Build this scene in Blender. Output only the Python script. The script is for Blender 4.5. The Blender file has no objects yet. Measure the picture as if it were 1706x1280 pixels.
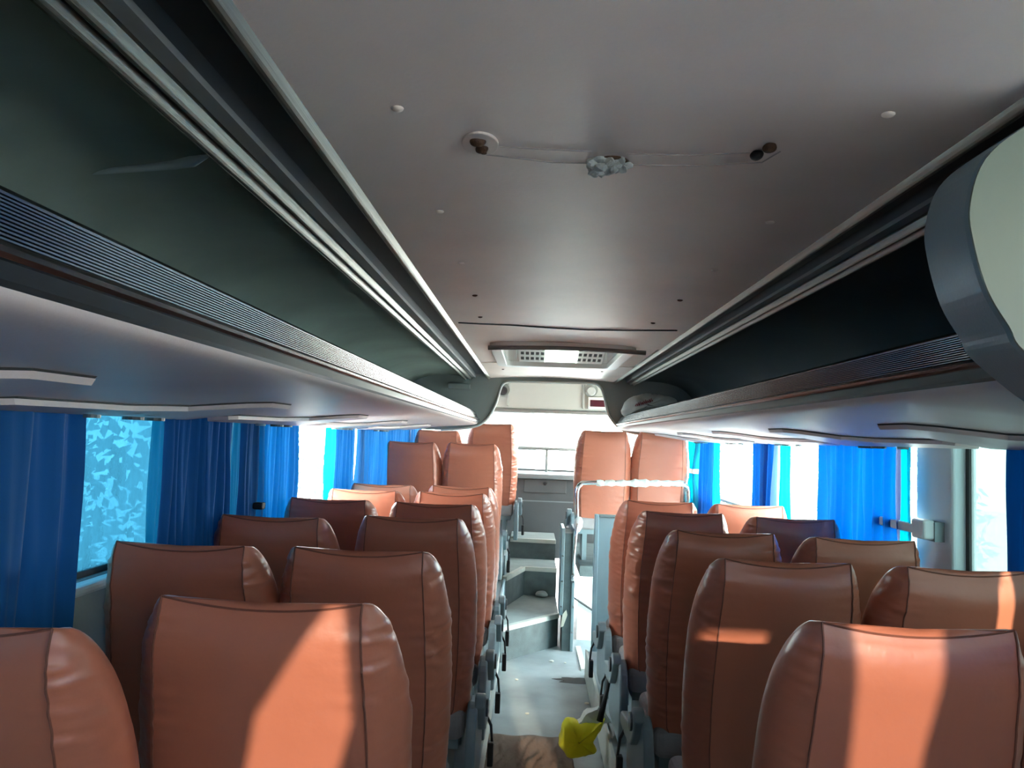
import bpy, bmesh, math, random
from mathutils import Vector, Matrix, noise
random.seed(7)
S = bpy.context.scene
COL = S.collection
H = 1.68                       # camera height over the aisle floor; all Z below are relative to the camera
CX = 0.13                      # middle of the coach

# ------------------------------------------------------------------ camera
F = 1281.0
yv = Vector((34., -91., -F)).normalized()
upv = Vector((.035, 1, 0)); upv = (upv - upv.dot(yv)*yv).normalized()
rv = yv.cross(upv)
M3 = Matrix((rv, yv, upv))
cd = bpy.data.cameras.new('camera'); cam = bpy.data.objects.new('camera', cd); COL.objects.link(cam)
cd.sensor_fit = 'HORIZONTAL'; cd.sensor_width = 36; cd.lens = F/1706*36; cd.clip_start = .02
cam.matrix_world = Matrix.Translation((0, 0, H)) @ M3.to_4x4()
S.camera = cam
def P(x, y, d):                # point of the photograph (x,y) at distance d down the coach
    w = M3 @ Vector((x-853, -(y-640), -F)); w *= d/w.y
    return w                   # camera-relative (X, d, Z)

# ------------------------------------------------------------------ world, sun, exposure
W = bpy.data.worlds.new('world'); S.world = W; W.use_nodes = True
wn = W.node_tree.nodes; wl = W.node_tree.links
bg = wn['Background']
tc = wn.new('ShaderNodeTexCoord'); sp = wn.new('ShaderNodeSeparateXYZ'); mr = wn.new('ShaderNodeMapRange'); mx = wn.new('ShaderNodeMix'); mx.data_type = 'RGBA'
wl.new(tc.outputs['Generated'], sp.inputs[0]); wl.new(sp.outputs['Z'], mr.inputs[0]); mr.inputs[1].default_value = -.05; mr.inputs[2].default_value = .5
wl.new(mr.outputs[0], mx.inputs[0]); mx.inputs[6].default_value = (1, .97, .92, 1); mx.inputs[7].default_value = (.80, .90, 1, 1)
wl.new(mx.outputs[2], bg.inputs[0]); bg.inputs[1].default_value = 9.5
sd = bpy.data.lights.new('sun', 'SUN'); sd.energy = 6.0; sd.angle = math.radians(.5); sd.color = (1, .86, .66)
sun = bpy.data.objects.new('sun', sd); COL.objects.link(sun)
SUN_DIR = Vector((-.12, 1, -.30))
sun.rotation_euler = (-SUN_DIR).to_track_quat('Z', 'Y').to_euler()
sun.location = (0, -3, 6)
# daylight entering by the glazing
def portal(x, y, z, sx, sy, rot, e, col=(.85, .95, 1)):
    l = bpy.data.lights.new('daylight', 'AREA'); l.shape = 'RECTANGLE'; l.size = sx; l.size_y = sy; l.energy = e; l.color = col
    o = bpy.data.objects.new('daylight', l); COL.objects.link(o); o.location = (x, y, z+H); o.rotation_euler = rot
    return o
R90 = math.radians(90)
S.view_settings.view_transform = 'Standard'; S.view_settings.look = 'None'; S.view_settings.gamma = 1
S.view_settings.use_curve_mapping = False; S.view_settings.exposure = 1.76
S.cycles.use_denoising = True
S.cycles.max_bounces = 12; S.cycles.diffuse_bounces = 7; S.cycles.transparent_max_bounces = 12
S.cycles.caustics_reflective = False; S.cycles.caustics_refractive = False
S.cycles.sample_clamp_indirect = 6

# ------------------------------------------------------------------ materials
MT = {}
def mat(name, col, rough=.6, metal=0, bump=0, bscale=60, var=0, vscale=4, spec=.5, stretch=None, coat=0, bdist=.003):
    m = bpy.data.materials.new(name); m.use_nodes = True; MT[name] = m
    n = m.node_tree.nodes; l = m.node_tree.links; b = n['Principled BSDF']
    b.inputs['Base Color'].default_value = (*col, 1); b.inputs['Roughness'].default_value = rough
    b.inputs['Metallic'].default_value = metal; b.inputs['Specular IOR Level'].default_value = spec
    b.inputs['Coat Weight'].default_value = coat
    if bump or var:
        t = n.new('ShaderNodeTexCoord'); mp = n.new('ShaderNodeMapping'); l.new(t.outputs['Object'], mp.inputs[0])
        if stretch: mp.inputs['Scale'].default_value = stretch
    if var:
        z = n.new('ShaderNodeTexNoise'); z.inputs['Scale'].default_value = vscale; z.inputs['Detail'].default_value = 6
        l.new(mp.outputs[0], z.inputs[0])
        r = n.new('ShaderNodeMapRange'); r.inputs[1].default_value = .3; r.inputs[2].default_value = .7
        r.inputs[3].default_value = 1-var; r.inputs[4].default_value = 1+var*.5; l.new(z.outputs[0], r.inputs[0])
        x = n.new('ShaderNodeVectorMath'); x.operation = 'SCALE'; x.inputs[0].default_value = col; l.new(r.outputs[0], x.inputs['Scale'])
        l.new(x.outputs[0], b.inputs['Base Color'])
    if bump:
        z = n.new('ShaderNodeTexNoise'); z.inputs['Scale'].default_value = bscale; z.inputs['Detail'].default_value = 4
        l.new(mp.outputs[0], z.inputs[0])
        u = n.new('ShaderNodeBump'); u.inputs['Strength'].default_value = bump; u.inputs['Distance'].default_value = bdist
        l.new(z.outputs[0], u.inputs['Height']); l.new(u.outputs[0], b.inputs['Normal'])
    return m
mat('leather', (.46, .155, .092), .33, 0, .35, 14, .08, 3, .55, bdist=.006)
mat('leather_seam', (.20, .07, .045), .6)
mat('ceiling', (.80, .67, .59), .45, 0, .15, 90, .10, 2.5)
mat('rack_under', (.66, .56, .53), .5, 0, .15, 120, .06, 3)
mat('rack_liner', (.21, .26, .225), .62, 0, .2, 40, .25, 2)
mat('rack_liner_shaded', (.035, .05, .055), .6, 0, .2, 40, .25, 2)  # shaded copy of the rack liner, the right rack's shade put into its colour
mat('track_metal', (.20, .20, .17), .36, .85, .1, 8, .15, 3, stretch=(60, 1, 60))
mat('track_dark', (.03, .035, .04), .45)
mat('track_grey', (.17, .17, .16), .5)
mat('lip_metal', (.075, .08, .085), .25, .9, .1, 6, .3, 1.2, stretch=(40, 1, 40))
mat('lip_dark', (.03, .035, .04), .28, .3)
mat('chrome', (.7, .7, .7), .14, 1)
mat('plastic_blue_grey', (.20, .275, .30), .38, 0, .1, 200, .08, 5)
mat('plastic_dark', (.06, .08, .09), .4)
mat('black', (.012, .012, .014), .5)
mat('grey_fabric', (.33, .32, .32), .9, 0, .4, 300, .1, 20)
mat('frame_metal', (.25, .33, .35), .45, .3)
mat('floor', (.30, .345, .355), .55, 0, .2, 150, .28, 3.2)
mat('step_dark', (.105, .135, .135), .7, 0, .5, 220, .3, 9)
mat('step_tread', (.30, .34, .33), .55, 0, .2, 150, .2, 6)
mat('nosing', (.55, .56, .50), .45, 0, .1, 80, .15, 8)
mat('wall_panel', (.30, .37, .38), .55, 0, .1, 150, .08, 3)
mat('pillar', (.70, .80, .83), .5, 0, 0, 1, .05, 3)
mat('bulkhead', (.20, .225, .215), .65, 0, .2, 120, .1, 4)
mat('header_white', (.46, .50, .47), .4, 0, 0, 1, .05, 2)
mat('white_plastic', (.72, .74, .71), .4)
mat('lamp_milky', (.9, .92, .9), .35)
mat('skylight_glow', (.9, .95, .9), .4); _b = MT['skylight_glow'].node_tree.nodes['Principled BSDF']; _b.inputs['Emission Color'].default_value = (.88, 1, .93, 1); _b.inputs['Emission Strength'].default_value = .6  # emission stands in for daylight through the translucent hatch cover
mat('dash', (.085, .10, .105), .55, 0, .2, 150, .1, 5)
mat('dash_top', (.20, .24, .25), .4)
mat('blue_panel', (.34, .50, .56), .4, 0, 0, 1, .08, 3)
mat('door_white', (.85, .90, .88), .4, 0, 0, 1, .1, 8)
mat('cap_face', (.19, .225, .18), .5)
mat('print_red', (.28, .05, .06), .5)
mat('scored', (.42, .35, .31), .6)
mat('rust', (.10, .045, .02), .8, 0, .6, 300, .5, 60)
mat('rubber', (.05, .05, .05), .7)
mat('red_display', (.06, .006, .014), .25)
mat('brown_cloth', (.17, .115, .085), .8, 0, .5, 60, .25, 7)
mat('tape', (.5, .52, .49), .55, 0, .7, 60, .25, 30)
mat('paper', (.62, .6, .5), .7)
mat('stone', (.4, .43, .42), .8, 0, .5, 60, .1, 20)
mat('building', (.024, .026, .028), .8, 0, .1, 20, .06, 1)
mat('dark_van', (.012, .018, .02), .4)
mat('ground', (.80, .74, .68), .9, 0, .4, 6, .2, 2)
mat('leaf', (.034, .055, .024), .6, 0, 0, 1, .4, 9)
mat('bark', (.16, .11, .07), .8)
mat('stain', (.035, .035, .035), .7)

def cloth_mat(name, col, tcol, w, alpha=0):
    m = bpy.data.materials.new(name); m.use_nodes = True; MT[name] = m
    n = m.node_tree.nodes; l = m.node_tree.links; n.clear()
    o = n.new('ShaderNodeOutputMaterial'); d = n.new('ShaderNodeBsdfPrincipled'); t = n.new('ShaderNodeBsdfTranslucent'); x = n.new('ShaderNodeMixShader')
    d.inputs['Base Color'].default_value = (*col, 1); d.inputs['Roughness'].default_value = .75; d.inputs['Sheen Weight'].default_value = .2
    t.inputs[0].default_value = (*tcol, 1); x.inputs[0].default_value = w
    l.new(d.outputs[0], x.inputs[1]); l.new(t.outputs[0], x.inputs[2])
    tc = n.new('ShaderNodeTexCoord'); z = n.new('ShaderNodeTexNoise'); z.inputs['Scale'].default_value = 250
    u = n.new('ShaderNodeBump'); u.inputs['Strength'].default_value = .3; u.inputs['Distance'].default_value = .001
    l.new(tc.outputs['Object'], z.inputs[0]); l.new(z.outputs[0], u.inputs['Height']); l.new(u.outputs[0], d.inputs['Normal'])
    l.new(x.outputs[0], o.inputs[0])
    return m
cloth_mat('curtain', (.003, .06, .26), (.0, .05, .22), .45)
cloth_mat('curtain_left', (.002, .12, .36), (.0, .06, .18), .3)
cloth_mat('sun_blocker_cloth', (.01, .04, .12), (.0, .01, .02), .03)  # cloth of the unseen sheets added to block rear sunlight
cloth_mat('curtain_lit', (.01, .25, .40), (.0, .30, .45), .65)  # lit copy of the curtain cloth, light through one layer put into its colour
cloth_mat('yellow_bag', (.80, .74, .02), (.8, .74, .05), .35)
cloth_mat('white_bag', (.62, .66, .63), (.7, .72, .7), .3)

def glass_mat(name, tint, film, fw, stain=0, sc=6):
    m = bpy.data.materials.new(name); m.use_nodes = True; MT[name] = m
    n = m.node_tree.nodes; l = m.node_tree.links; n.clear()
    o = n.new('ShaderNodeOutputMaterial'); t = n.new('ShaderNodeBsdfTransparent'); g = n.new('ShaderNodeBsdfGlossy'); f = n.new('ShaderNodeFresnel')
    x = n.new('ShaderNodeMixShader'); tr = n.new('ShaderNodeBsdfTranslucent'); x2 = n.new('ShaderNodeMixShader')
    t.inputs[0].default_value = (*tint, 1); g.inputs[1].default_value = .03; tr.inputs[0].default_value = (*film, 1)
    f.inputs[0].default_value = 1.25
    tc = n.new('ShaderNodeTexCoord'); mp = n.new('ShaderNodeMapping'); mp.inputs['Scale'].default_value = (1, 1, .35)
    z = n.new('ShaderNodeTexNoise'); z.inputs['Scale'].default_value = sc; z.inputs['Detail'].default_value = 8; z.inputs['Roughness'].default_value = .7
    r = n.new('ShaderNodeMapRange'); r.inputs[1].default_value = .35; r.inputs[2].default_value = .75; r.inputs[3].default_value = fw*(1-stain); r.inputs[4].default_value = fw*(1+stain)
    l.new(tc.outputs['Object'], mp.inputs[0]); l.new(mp.outputs[0], z.inputs[0]); l.new(z.outputs[0], r.inputs[0]); l.new(r.outputs[0], x2.inputs[0])
    l.new(t.outputs[0], x2.inputs[1]); l.new(tr.outputs[0], x2.inputs[2])
    ge_ = n.new('ShaderNodeNewGeometry'); mu = n.new('ShaderNodeMath'); mu.operation = 'MULTIPLY'; su = n.new('ShaderNodeMath'); su.operation = 'SUBTRACT'; su.inputs[0].default_value = 1
    l.new(ge_.outputs['Backfacing'], su.inputs[1]); l.new(f.outputs[0], mu.inputs[0]); l.new(su.outputs[0], mu.inputs[1]); l.new(mu.outputs[0], x.inputs[0]); l.new(x2.outputs[0], x.inputs[1]); l.new(g.outputs[0], x.inputs[2]); l.new(x.outputs[0], o.inputs[0])
    return m
glass_mat('glass_teal', (.085, .20, .25), (.055, .14, .18), .55, .45)
glass_mat('glass_clear', (.92, .96, .94), (.85, .9, .88), .04, .5)
glass_mat('glass_dusty', (.88, .95, .93), (.82, .90, .90), .05, .35, 9)
glass_mat('glass_rear', (.52, .52, .52), (.3, .3, .3), .01)  # for the added rear window, tinted to dim its sky light
glass_mat('glass_mint', (.21, .265, .26), (.19, .245, .24), .5, .15, 5)

# ------------------------------------------------------------------ helpers
def obj(name, bm, m, parent=None, smooth=False, label=None, mats=None):
    me = bpy.data.meshes.new(name)
    bmesh.ops.recalc_face_normals(bm, faces=bm.faces)
    bm.to_mesh(me); bm.free()
    for q in (mats or [m]): me.materials.append(MT[q])
    if smooth: me.polygons.foreach_set('use_smooth', [True]*len(me.polygons))
    o = bpy.data.objects.new(name, me); COL.objects.link(o)
    if parent: o.parent = parent
    if label: o['label'] = label
    return o
def bevel(o, w, seg=2):
    b = o.modifiers.new('bevel', 'BEVEL'); b.width = w; b.segments = seg; b.limit_method = 'ANGLE'; b.angle_limit = .6
    return o
def empty(name, loc, label, cat, group=None, rz=0):
    o = bpy.data.objects.new(name, None); COL.objects.link(o); o.location = loc; o.rotation_euler.z = rz
    o.empty_display_size = .05
    return tag(o, label, cat, group)
def tag(o, label, cat, group=None, kind=None):
    if label: o['label'] = label
    if cat: o['category'] = cat
    if group: o['group'] = group
    if kind: o['kind'] = kind
    return o
def struct(o): o['kind'] = 'structure'; return o
def box(bm, x0, x1, y0, y1, z0, z1, mi=0):
    v = [bm.verts.new((x, y, z)) for z in (z0, z1) for y in (y0, y1) for x in (x0, x1)]
    for f in ((0, 2, 3, 1), (4, 5, 7, 6), (0, 1, 5, 4), (2, 6, 7, 3), (0, 4, 6, 2), (1, 3, 7, 5)):
        bm.faces.new([v[i] for i in f]).material_index = mi
    return bm
def Bx(*a): return box(bmesh.new(), *a)
def cbox(x0, x1, d0, d1, z0, z1): return Bx(x0, x1, d0, d1, z0+H, z1+H)    # camera-relative height
def tube(bm, pts, r, n=10, cap=True):
    pts = [Vector(p) for p in pts]; rings = []
    rad = r if isinstance(r, (list, tuple)) else [r]*len(pts)
    prev = None
    for i, p in enumerate(pts):
        t = ((pts[min(i+1, len(pts)-1)]-p).normalized() + (p-pts[max(i-1, 0)]).normalized()).normalized()
        a = prev if prev is not None else (Vector((0, 0, 1)) if abs(t.z) < .9 else Vector((1, 0, 0)))
        a = (a - a.dot(t)*t).normalized(); b = t.cross(a); prev = a
        rings.append([bm.verts.new(p + rad[i]*(math.cos(2*math.pi*k/n)*a + math.sin(2*math.pi*k/n)*b)) for k in range(n)])
    for i in range(len(rings)-1):
        for k in range(n):
            bm.faces.new((rings[i][k], rings[i][(k+1) % n], rings[i+1][(k+1) % n], rings[i+1][k]))
    if cap:
        bm.faces.new(rings[0]); bm.faces.new(rings[-1])
    return bm
def prism(bm, pts, axis, a0, a1, mi=0):
    """closed outline extruded along an axis ('y': pts are (x,z); 'x': pts are (y,z); 'z': pts are (x,y))"""
    def mk(p, a): return {'y': (p[0], a, p[1]), 'x': (a, p[0], p[1]), 'z': (p[0], p[1], a)}[axis]
    A = [bm.verts.new(mk(p, a0)) for p in pts]; B = [bm.verts.new(mk(p, a1)) for p in pts]
    n = len(pts)
    for i in range(n): bm.faces.new((A[i], A[(i+1) % n], B[(i+1) % n], B[i])).material_index = mi
    bm.faces.new(A).material_index = mi; bm.faces.new(B).material_index = mi
    return bm
def shell(bm, pts, th, y0, y1, ny=1, fn=None):
    """open (x,z) profile thickened upward/outward and swept down the coach"""
    n = len(pts); off = []
    for i, p in enumerate(pts):
        a = Vector(pts[max(i-1, 0)]); b = Vector(pts[min(i+1, n-1)]); t = (b-a).normalized(); off.append((p[0]-t.y*th, p[1]+t.x*th))
    rows = []
    for j in range(ny+1):
        y = y0+(y1-y0)*j/ny
        rows.append(([bm.verts.new((p[0], y, p[1]+(fn(p[0], y) if fn else 0))) for p in pts], [bm.verts.new((p[0], y, p[1]+(fn(p[0], y) if fn else 0))) for p in off]))
    for j in range(ny):
        a, A = rows[j]; b, B = rows[j+1]
        for i in range(n-1):
            bm.faces.new((a[i], a[i+1], b[i+1], b[i])); bm.faces.new((A[i], A[i+1], B[i+1], B[i]))
        bm.faces.new((a[0], A[0], B[0], b[0])); bm.faces.new((a[-1], A[-1], B[-1], b[-1]))
    for a, A in (rows[0], rows[-1]):
        for i in range(n-1): bm.faces.new((a[i], a[i+1], A[i+1], A[i]))
    return bm
def smoothcurve(pts, k=6):
    out = []
    n = len(pts)
    for i in range(n-1):
        p0, p1, p2, p3 = (Vector(pts[max(i-1, 0)]), Vector(pts[i]), Vector(pts[i+1]), Vector(pts[min(i+2, n-1)]))
        for j in range(k):
            t = j/k
            out.append(tuple(.5*((2*p1)+(p2-p0)*t+(2*p0-5*p1+4*p2-p3)*t*t+(3*p1-p0-3*p2+p3)*t**3)))
    out.append(tuple(pts[-1])); return out
def copy_tree(o, parent=None):
    c = o.copy(); COL.objects.link(c)
    if parent: c.parent = parent
    for ch in list(o.children): copy_tree(ch, c)
    return c

# ------------------------------------------------------------------ shell of the coach
WL, WR = CX-1.40, CX+1.40
Y0, Y1 = -1.5, 9.0
PZ = -1.48                      # seat platform
SILL = -.45
# floors
struct(obj('floor', Bx(WL-.05, WR+.05, Y0, 7.9, -.06, 0), 'floor'))
bm = cbox(WL, -.20, Y0, 5.72, -1.68, PZ); struct(obj('floor_platform_left', bm, 'floor'))
bm = cbox(.44, WR, Y0, 5.55, -1.68, PZ); struct(obj('floor_platform_right', bm, 'floor'))
bm = cbox(WL, -.20, 5.72, 6.75, -1.68, -1.20); box(bm, WL, -.20, 6.75, 8.1, 0, -1.02+H); struct(obj('floor_raised_left', bm, 'wall_panel'))
bm = cbox(.44, WR, 6.62, 8.1, -1.15, -1.06); struct(obj('floor_raised_right', bm, 'step_dark'))
o = obj('trim_platform_right', cbox(.425, .44, -.5, 5.55, -1.66, PZ+.012), 'nosing'); struct(o)
o = obj('trim_platform_left', cbox(-.20, -.185, -.5, 5.72, -1.66, PZ+.012), 'nosing'); struct(o)
# ceiling: outer roof and the middle panel with a slight camber
struct(obj('ceiling', cbox(WL-.05, WR+.05, Y0, Y1, .66, .72), 'ceiling'))
XL, XR = CX-.53, CX+.59
bm = bmesh.new()
prof = [(XL-.03, .565)]+[(XL+(XR-XL)*i/12, .54+.022*math.sin(math.pi*i/12)-.0) for i in range(13)]+[(XR+.03, .565)]
HX0, HX1, HD0, HD1 = -.235, .555, 4.45, 5.62    # hatch opening
shell(bm, [(p[0], p[1]+H) for p in prof], .01, Y0, HD0, 20)
shell(bm, [(p[0], p[1]+H) for p in prof], .01, HD1, 7.1, 3)
for a, b in ((XL-.02, HX0), (HX1, XR+.02)):
    shell(bm, [(a, .545+H), ((a+b)/2, .55+H), (b, .553+H)], .01, HD0, HD1, 3)
struct(obj('ceiling_panel', bm, 'ceiling', smooth=False))
# outer walls
PIL_L = [(-1.5, -1.3), (.10, .24), (1.62, 1.74), (3.20, 3.34), (5.25, 5.38), (7.35, 7.48), (8.6, 9.0)]
PIL_R = [(-1.5, -1.3), (.95, 1.10), (2.80, 3.06), (4.78, 4.88), (6.70, 6.82), (8.6, 9.0)]
def wall(side, x, pil, door=None):
    s = -1 if side == 'left' else 1
    x0, x1 = (x-.05, x) if s < 0 else (x, x+.05)
    bm = bmesh.new()
    if door:
        box(bm, x0, x1, Y0, door[0], -.05, SILL+H); box(bm, x0, x1, door[1], Y1, -.05, SILL+H)
    else: box(bm, x0, x1, Y0, Y1, -.05, SILL+H)
    box(bm, x0, x1, Y0, Y1, .30+H, .70+H)
    struct(obj('wall_'+side, bm, 'wall_panel'))
    for (a, b) in pil:
        bm = bmesh.new(); xi = x+.03 if s < 0 else x-.03
        box(bm, min(x0, xi), max(x1, xi), a, b, SILL+H, .32+H)
        struct(bevel(obj('trim_pillar_'+side, bm, 'pillar'), .012, 3))
    bm = cbox(x if s < 0 else x-.05, x+.05 if s < 0 else x, Y0, Y1, SILL-.03, SILL)
    struct(bevel(obj('trim_sill_'+side, bm, 'pillar'), .01, 2))
DOOR = (5.66, 6.6)
wall('left', WL, PIL_L); wall('right', WR, PIL_R, DOOR)
wi = 0
for side, x, pil, gl in (('left', WL, PIL_L, ['glass_teal', 'glass_teal', 'glass_teal', 'glass_clear', 'glass_clear', 'glass_clear']),
                         ('right', WR, PIL_R, ['glass_clear', 'glass_mint', 'glass_dusty', 'glass_dusty', 'glass_clear'])):
    for i in range(len(pil)-1):
        wi += 1; a, b = pil[i][1], pil[i+1][0]
        e = empty('window_%d' % wi, (x, (a+b)/2, SILL+H), None, None); struct(e); y = (a+b)/2
        xx = -.03 if side == 'left' else .03
        obj('pane', Bx(xx-.004, xx+.004, a-y-.01, b-y+.01, 0, .76), gl[i], e)
        bm = bmesh.new()
        for yy in (a-y, b-y-.022): box(bm, xx-.012, xx+.012, yy, yy+.022, 0, .76)
        box(bm, xx-.011, xx+.011, a-y+.022, b-y-.022, 0, .018)
        obj('gasket', bm, 'rubber', e)
# passenger door in the right wall, glazed
e = empty('door_1', (WR+.02, (DOOR[0]+DOOR[1])/2, 0), None, None); struct(e); w = (DOOR[1]-DOOR[0])/2
bm = bmesh.new()
for a, b, c, d in ((-w, -w+.06, 0, SILL+H-.03), (w-.06, w, 0, SILL+H-.03), (-w+.06, w-.06, 0, .1), (-w+.06, w-.06, SILL+H-.10, SILL+H-.03)): box(bm, -.015, .015, a, b, c, d)
obj('frame', bm, 'frame_metal', e); obj('pane', Bx(-.004, .004, -w+.06, w-.06, .1, SILL+H-.1), 'glass_clear', e)
# rear wall (behind the camera) with an unseen window added to let sunlight in
bm = bmesh.new()
RW = (-1.0, 1.30, -.50, .61)
box(bm, WL, WR, Y0-.05, Y0, -.05, RW[2]+H); box(bm, WL, WR, Y0-.05, Y0, RW[3]+H, .7+H)
box(bm, WL, RW[0], Y0-.05, Y0, RW[2]+H, RW[3]+H); box(bm, RW[1], WR, Y0-.05, Y0, RW[2]+H, RW[3]+H)
struct(obj('wall_back', bm, 'wall_panel'))
e = empty('window_%d' % (wi+1), (CX, Y0-.025, RW[2]+H), None, None); struct(e)  # unseen window added as the sun's way in
obj('pane', Bx(RW[0]-CX, RW[1]-CX, -.004, .004, 0, RW[3]-RW[2]), 'glass_rear', e)
bm = bmesh.new()
for q, ww in ((-.60, .04), (.50, .05)): box(bm, q, q+ww, -.015, .015, 0, RW[3]-RW[2])
obj('mullion', bm, 'rubber', e)
# unseen sheets added at the rear window to shape the sunlight, with slanting gaps between them (x of each edge from bottom to top)
for (L_, R_, lb) in (([-1.0]*5, [-.66, -.64, -.62, -.60, -.58], 'left'), ([-.56, -.55, -.54, -.54, -.56], [-.26, -.24, -.20, -.15, .02], 'second from the left'),
                     ([-.10, -.08, -.04, .03, .0], [.60, .66, .68, .70, .74], 'wide middle'), ([.88, .86, .84, .82, .78], [.97, .97, .96, .96, .95], 'narrow'), ([1.10, 1.10, 1.08, 1.09, 1.13], [1.32]*5, 'right')):
    e = empty('rear_sun_blocker', ((L_[2]+R_[2])/2, Y0+.06, RW[2]+H), 'unseen blue sheet added to shape sunlight at the rear window behind the camera, '+lb, 'curtain', 'added rear sun blockers')
    bm = bmesh.new(); rows = []; cx_ = e.location.x
    def lp(q, v):
        v *= 4; k = min(3, int(v)); return q[k]+(q[k+1]-q[k])*(v-k)
    for j in range(21):
        v = j/20
        rows.append([bm.verts.new((lp(L_, v)-cx_+(lp(R_, v)-lp(L_, v))*i/30, .012*math.sin(i*1.5), v*(RW[3]-RW[2]))) for i in range(31)])
    for a, b in zip(rows[:-1], rows[1:]):
        for i in range(30): bm.faces.new((a[i], a[i+1], b[i+1], b[i]))
    obj('fabric', bm, 'sun_blocker_cloth', e, smooth=True)

# front wall, windscreen, header
bm = bmesh.new()
FX0, FX1, FZ0, FZ1 = WL+.12, WR-.12, -.37, .325
box(bm, WL, WR, 8.95, 9.0, -1.3+H, FZ0+H); box(bm, WL, FX0, 8.95, 9.0, FZ0+H, .7+H); box(bm, FX1, WR, 8.95, 9.0, FZ0+H, .7+H)
box(bm, FX0, FX1, 8.95, 9.0, FZ1+H, .7+H)
struct(obj('wall_front', bm, 'header_white'))
e = empty('window_%d' % (wi+2), (CX, 8.97, FZ0+H), None, None); struct(e)
obj('pane', Bx(FX0-CX, FX1-CX, -.004, .004, 0, FZ1-FZ0), 'glass_clear', e)
obj('frame', box(Bx(FX0-CX, FX1-CX, -.03, -.004, 0, .02), FX0-CX, FX1-CX, -.03, -.004, FZ1-FZ0-.03, FZ1-FZ0), 'rubber', e)
# header panel with recessed middle
hb = P(920, 684, 8.3).z
bm = cbox(WL+.15, WR-.15, 8.3, 8.93, hb, .655)
struct(bevel(obj('wall_header', bm, 'header_white'), .02, 3))
for xx in (847, 972):
    p = P(xx, 660, 8.3); o = obj('trim_header', cbox(p.x-.012, p.x+.012, 8.275, 8.3, hb+.03, .65), 'header_white'); struct(bevel(o, .008))
o = obj('trim_header_lower', cbox(WL+.15, WR-.15, 8.27, 8.33, hb-.03, hb-.001), 'track_grey'); struct(o)

# bulkhead with the arched opening (7.0 m down)
D = 7.0
arch_px = [(735, 716), (760, 715), (794, 710), (811, 699), (821, 684), (827.5, 670), (833, 651), (837, 642), (845, 637), (870, 636.5), (920, 637.5), (970, 638.5), (991, 639.5), (999, 644), (1004, 653), (1008, 668), (1012, 686), (1017, 697), (1032, 714), (1050, 721), (1085, 727)]
inner = smoothcurve([(P(x, y, D).x, P(x, y, D).z+H) for x, y in arch_px], 4)
inner = [(WL+.02, inner[0][1]-.0)]+inner+[(WR-.02, inner[-1][1]+.0)]
outer = [(p[0], .655+H) for p in inner]
bm = bmesh.new()
A = [[bm.verts.new((p[0], y, p[1])) for p in q] for y in (7.0, 7.09) for q in (inner, outer)]
n = len(inner)
for i in range(n-1):
    bm.faces.new((A[0][i], A[0][i+1], A[1][i+1], A[1][i])); bm.faces.new((A[2][i], A[2][i+1], A[3][i+1], A[3][i]))
    bm.faces.new((A[0][i], A[0][i+1], A[2][i+1], A[2][i])); bm.faces.new((A[1][i], A[1][i+1], A[3][i+1], A[3][i]))
struct(obj('wall_arch', bm, 'bulkhead'))
bm = tube(bmesh.new(), [(p[0], 6.995, p[1]) for p in inner[1:-1]], .011, 8)
struct(obj('trim_arch', bm, 'header_white', smooth=True))

# steps in the aisle
def step(name, poly_x, zt, zb, y_far, label):
    e = empty(name, (CX-.02, y_far-.3, 0), label, 'step'); ox, oy = e.location.x, e.location.y
    pts = [(x-ox, y-oy) for x, y in poly_x]+[(poly_x[-1][0]-ox, y_far-oy), (poly_x[0][0]-ox, y_far-oy)]
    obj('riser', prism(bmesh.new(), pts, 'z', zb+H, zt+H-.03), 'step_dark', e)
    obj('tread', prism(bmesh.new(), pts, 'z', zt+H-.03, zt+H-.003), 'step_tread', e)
    bm = bmesh.new()
    for (a, b) in zip(poly_x[:-1], poly_x[1:]):
        a = Vector((a[0]-ox, a[1]-oy, 0)); b = Vector((b[0]-ox, b[1]-oy, 0)); nn = Vector((b.y-a.y, -(b.x-a.x), 0)).normalized()
        q = [a+nn*.008, b+nn*.008, b-nn*.035, a-nn*.035]
        prism(bm, [(v.x, v.y) for v in q], 'z', zt+H-.036, zt+H)
    obj('nosing', bm, 'nosing', e, label='pale edge strip')
step('stair_step', [(-.182, 5.88), (.262, 6.42)], -1.42, -1.68, 7.4, 'lowest grey aisle step with a slanting pale edge and a grey lump on it')
step('stair_step', [(-.182, 6.58), (-.03, 7.13), (.262, 7.10)], -1.17, -1.425, 7.66, 'second aisle step with a bent pale edge, behind the lowest step')
step('stair_step', [(-.182, 7.64), (.262, 7.60)], -.98, -1.3, 8.2, 'highest aisle step in front of the dashboard')
# side of the left raised floor is its own panel
struct(bevel(obj('trim_raised_left', cbox(-.205, -.186, 5.75, 8.0, -1.64, -1.19), 'blue_panel'), .004))

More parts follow.
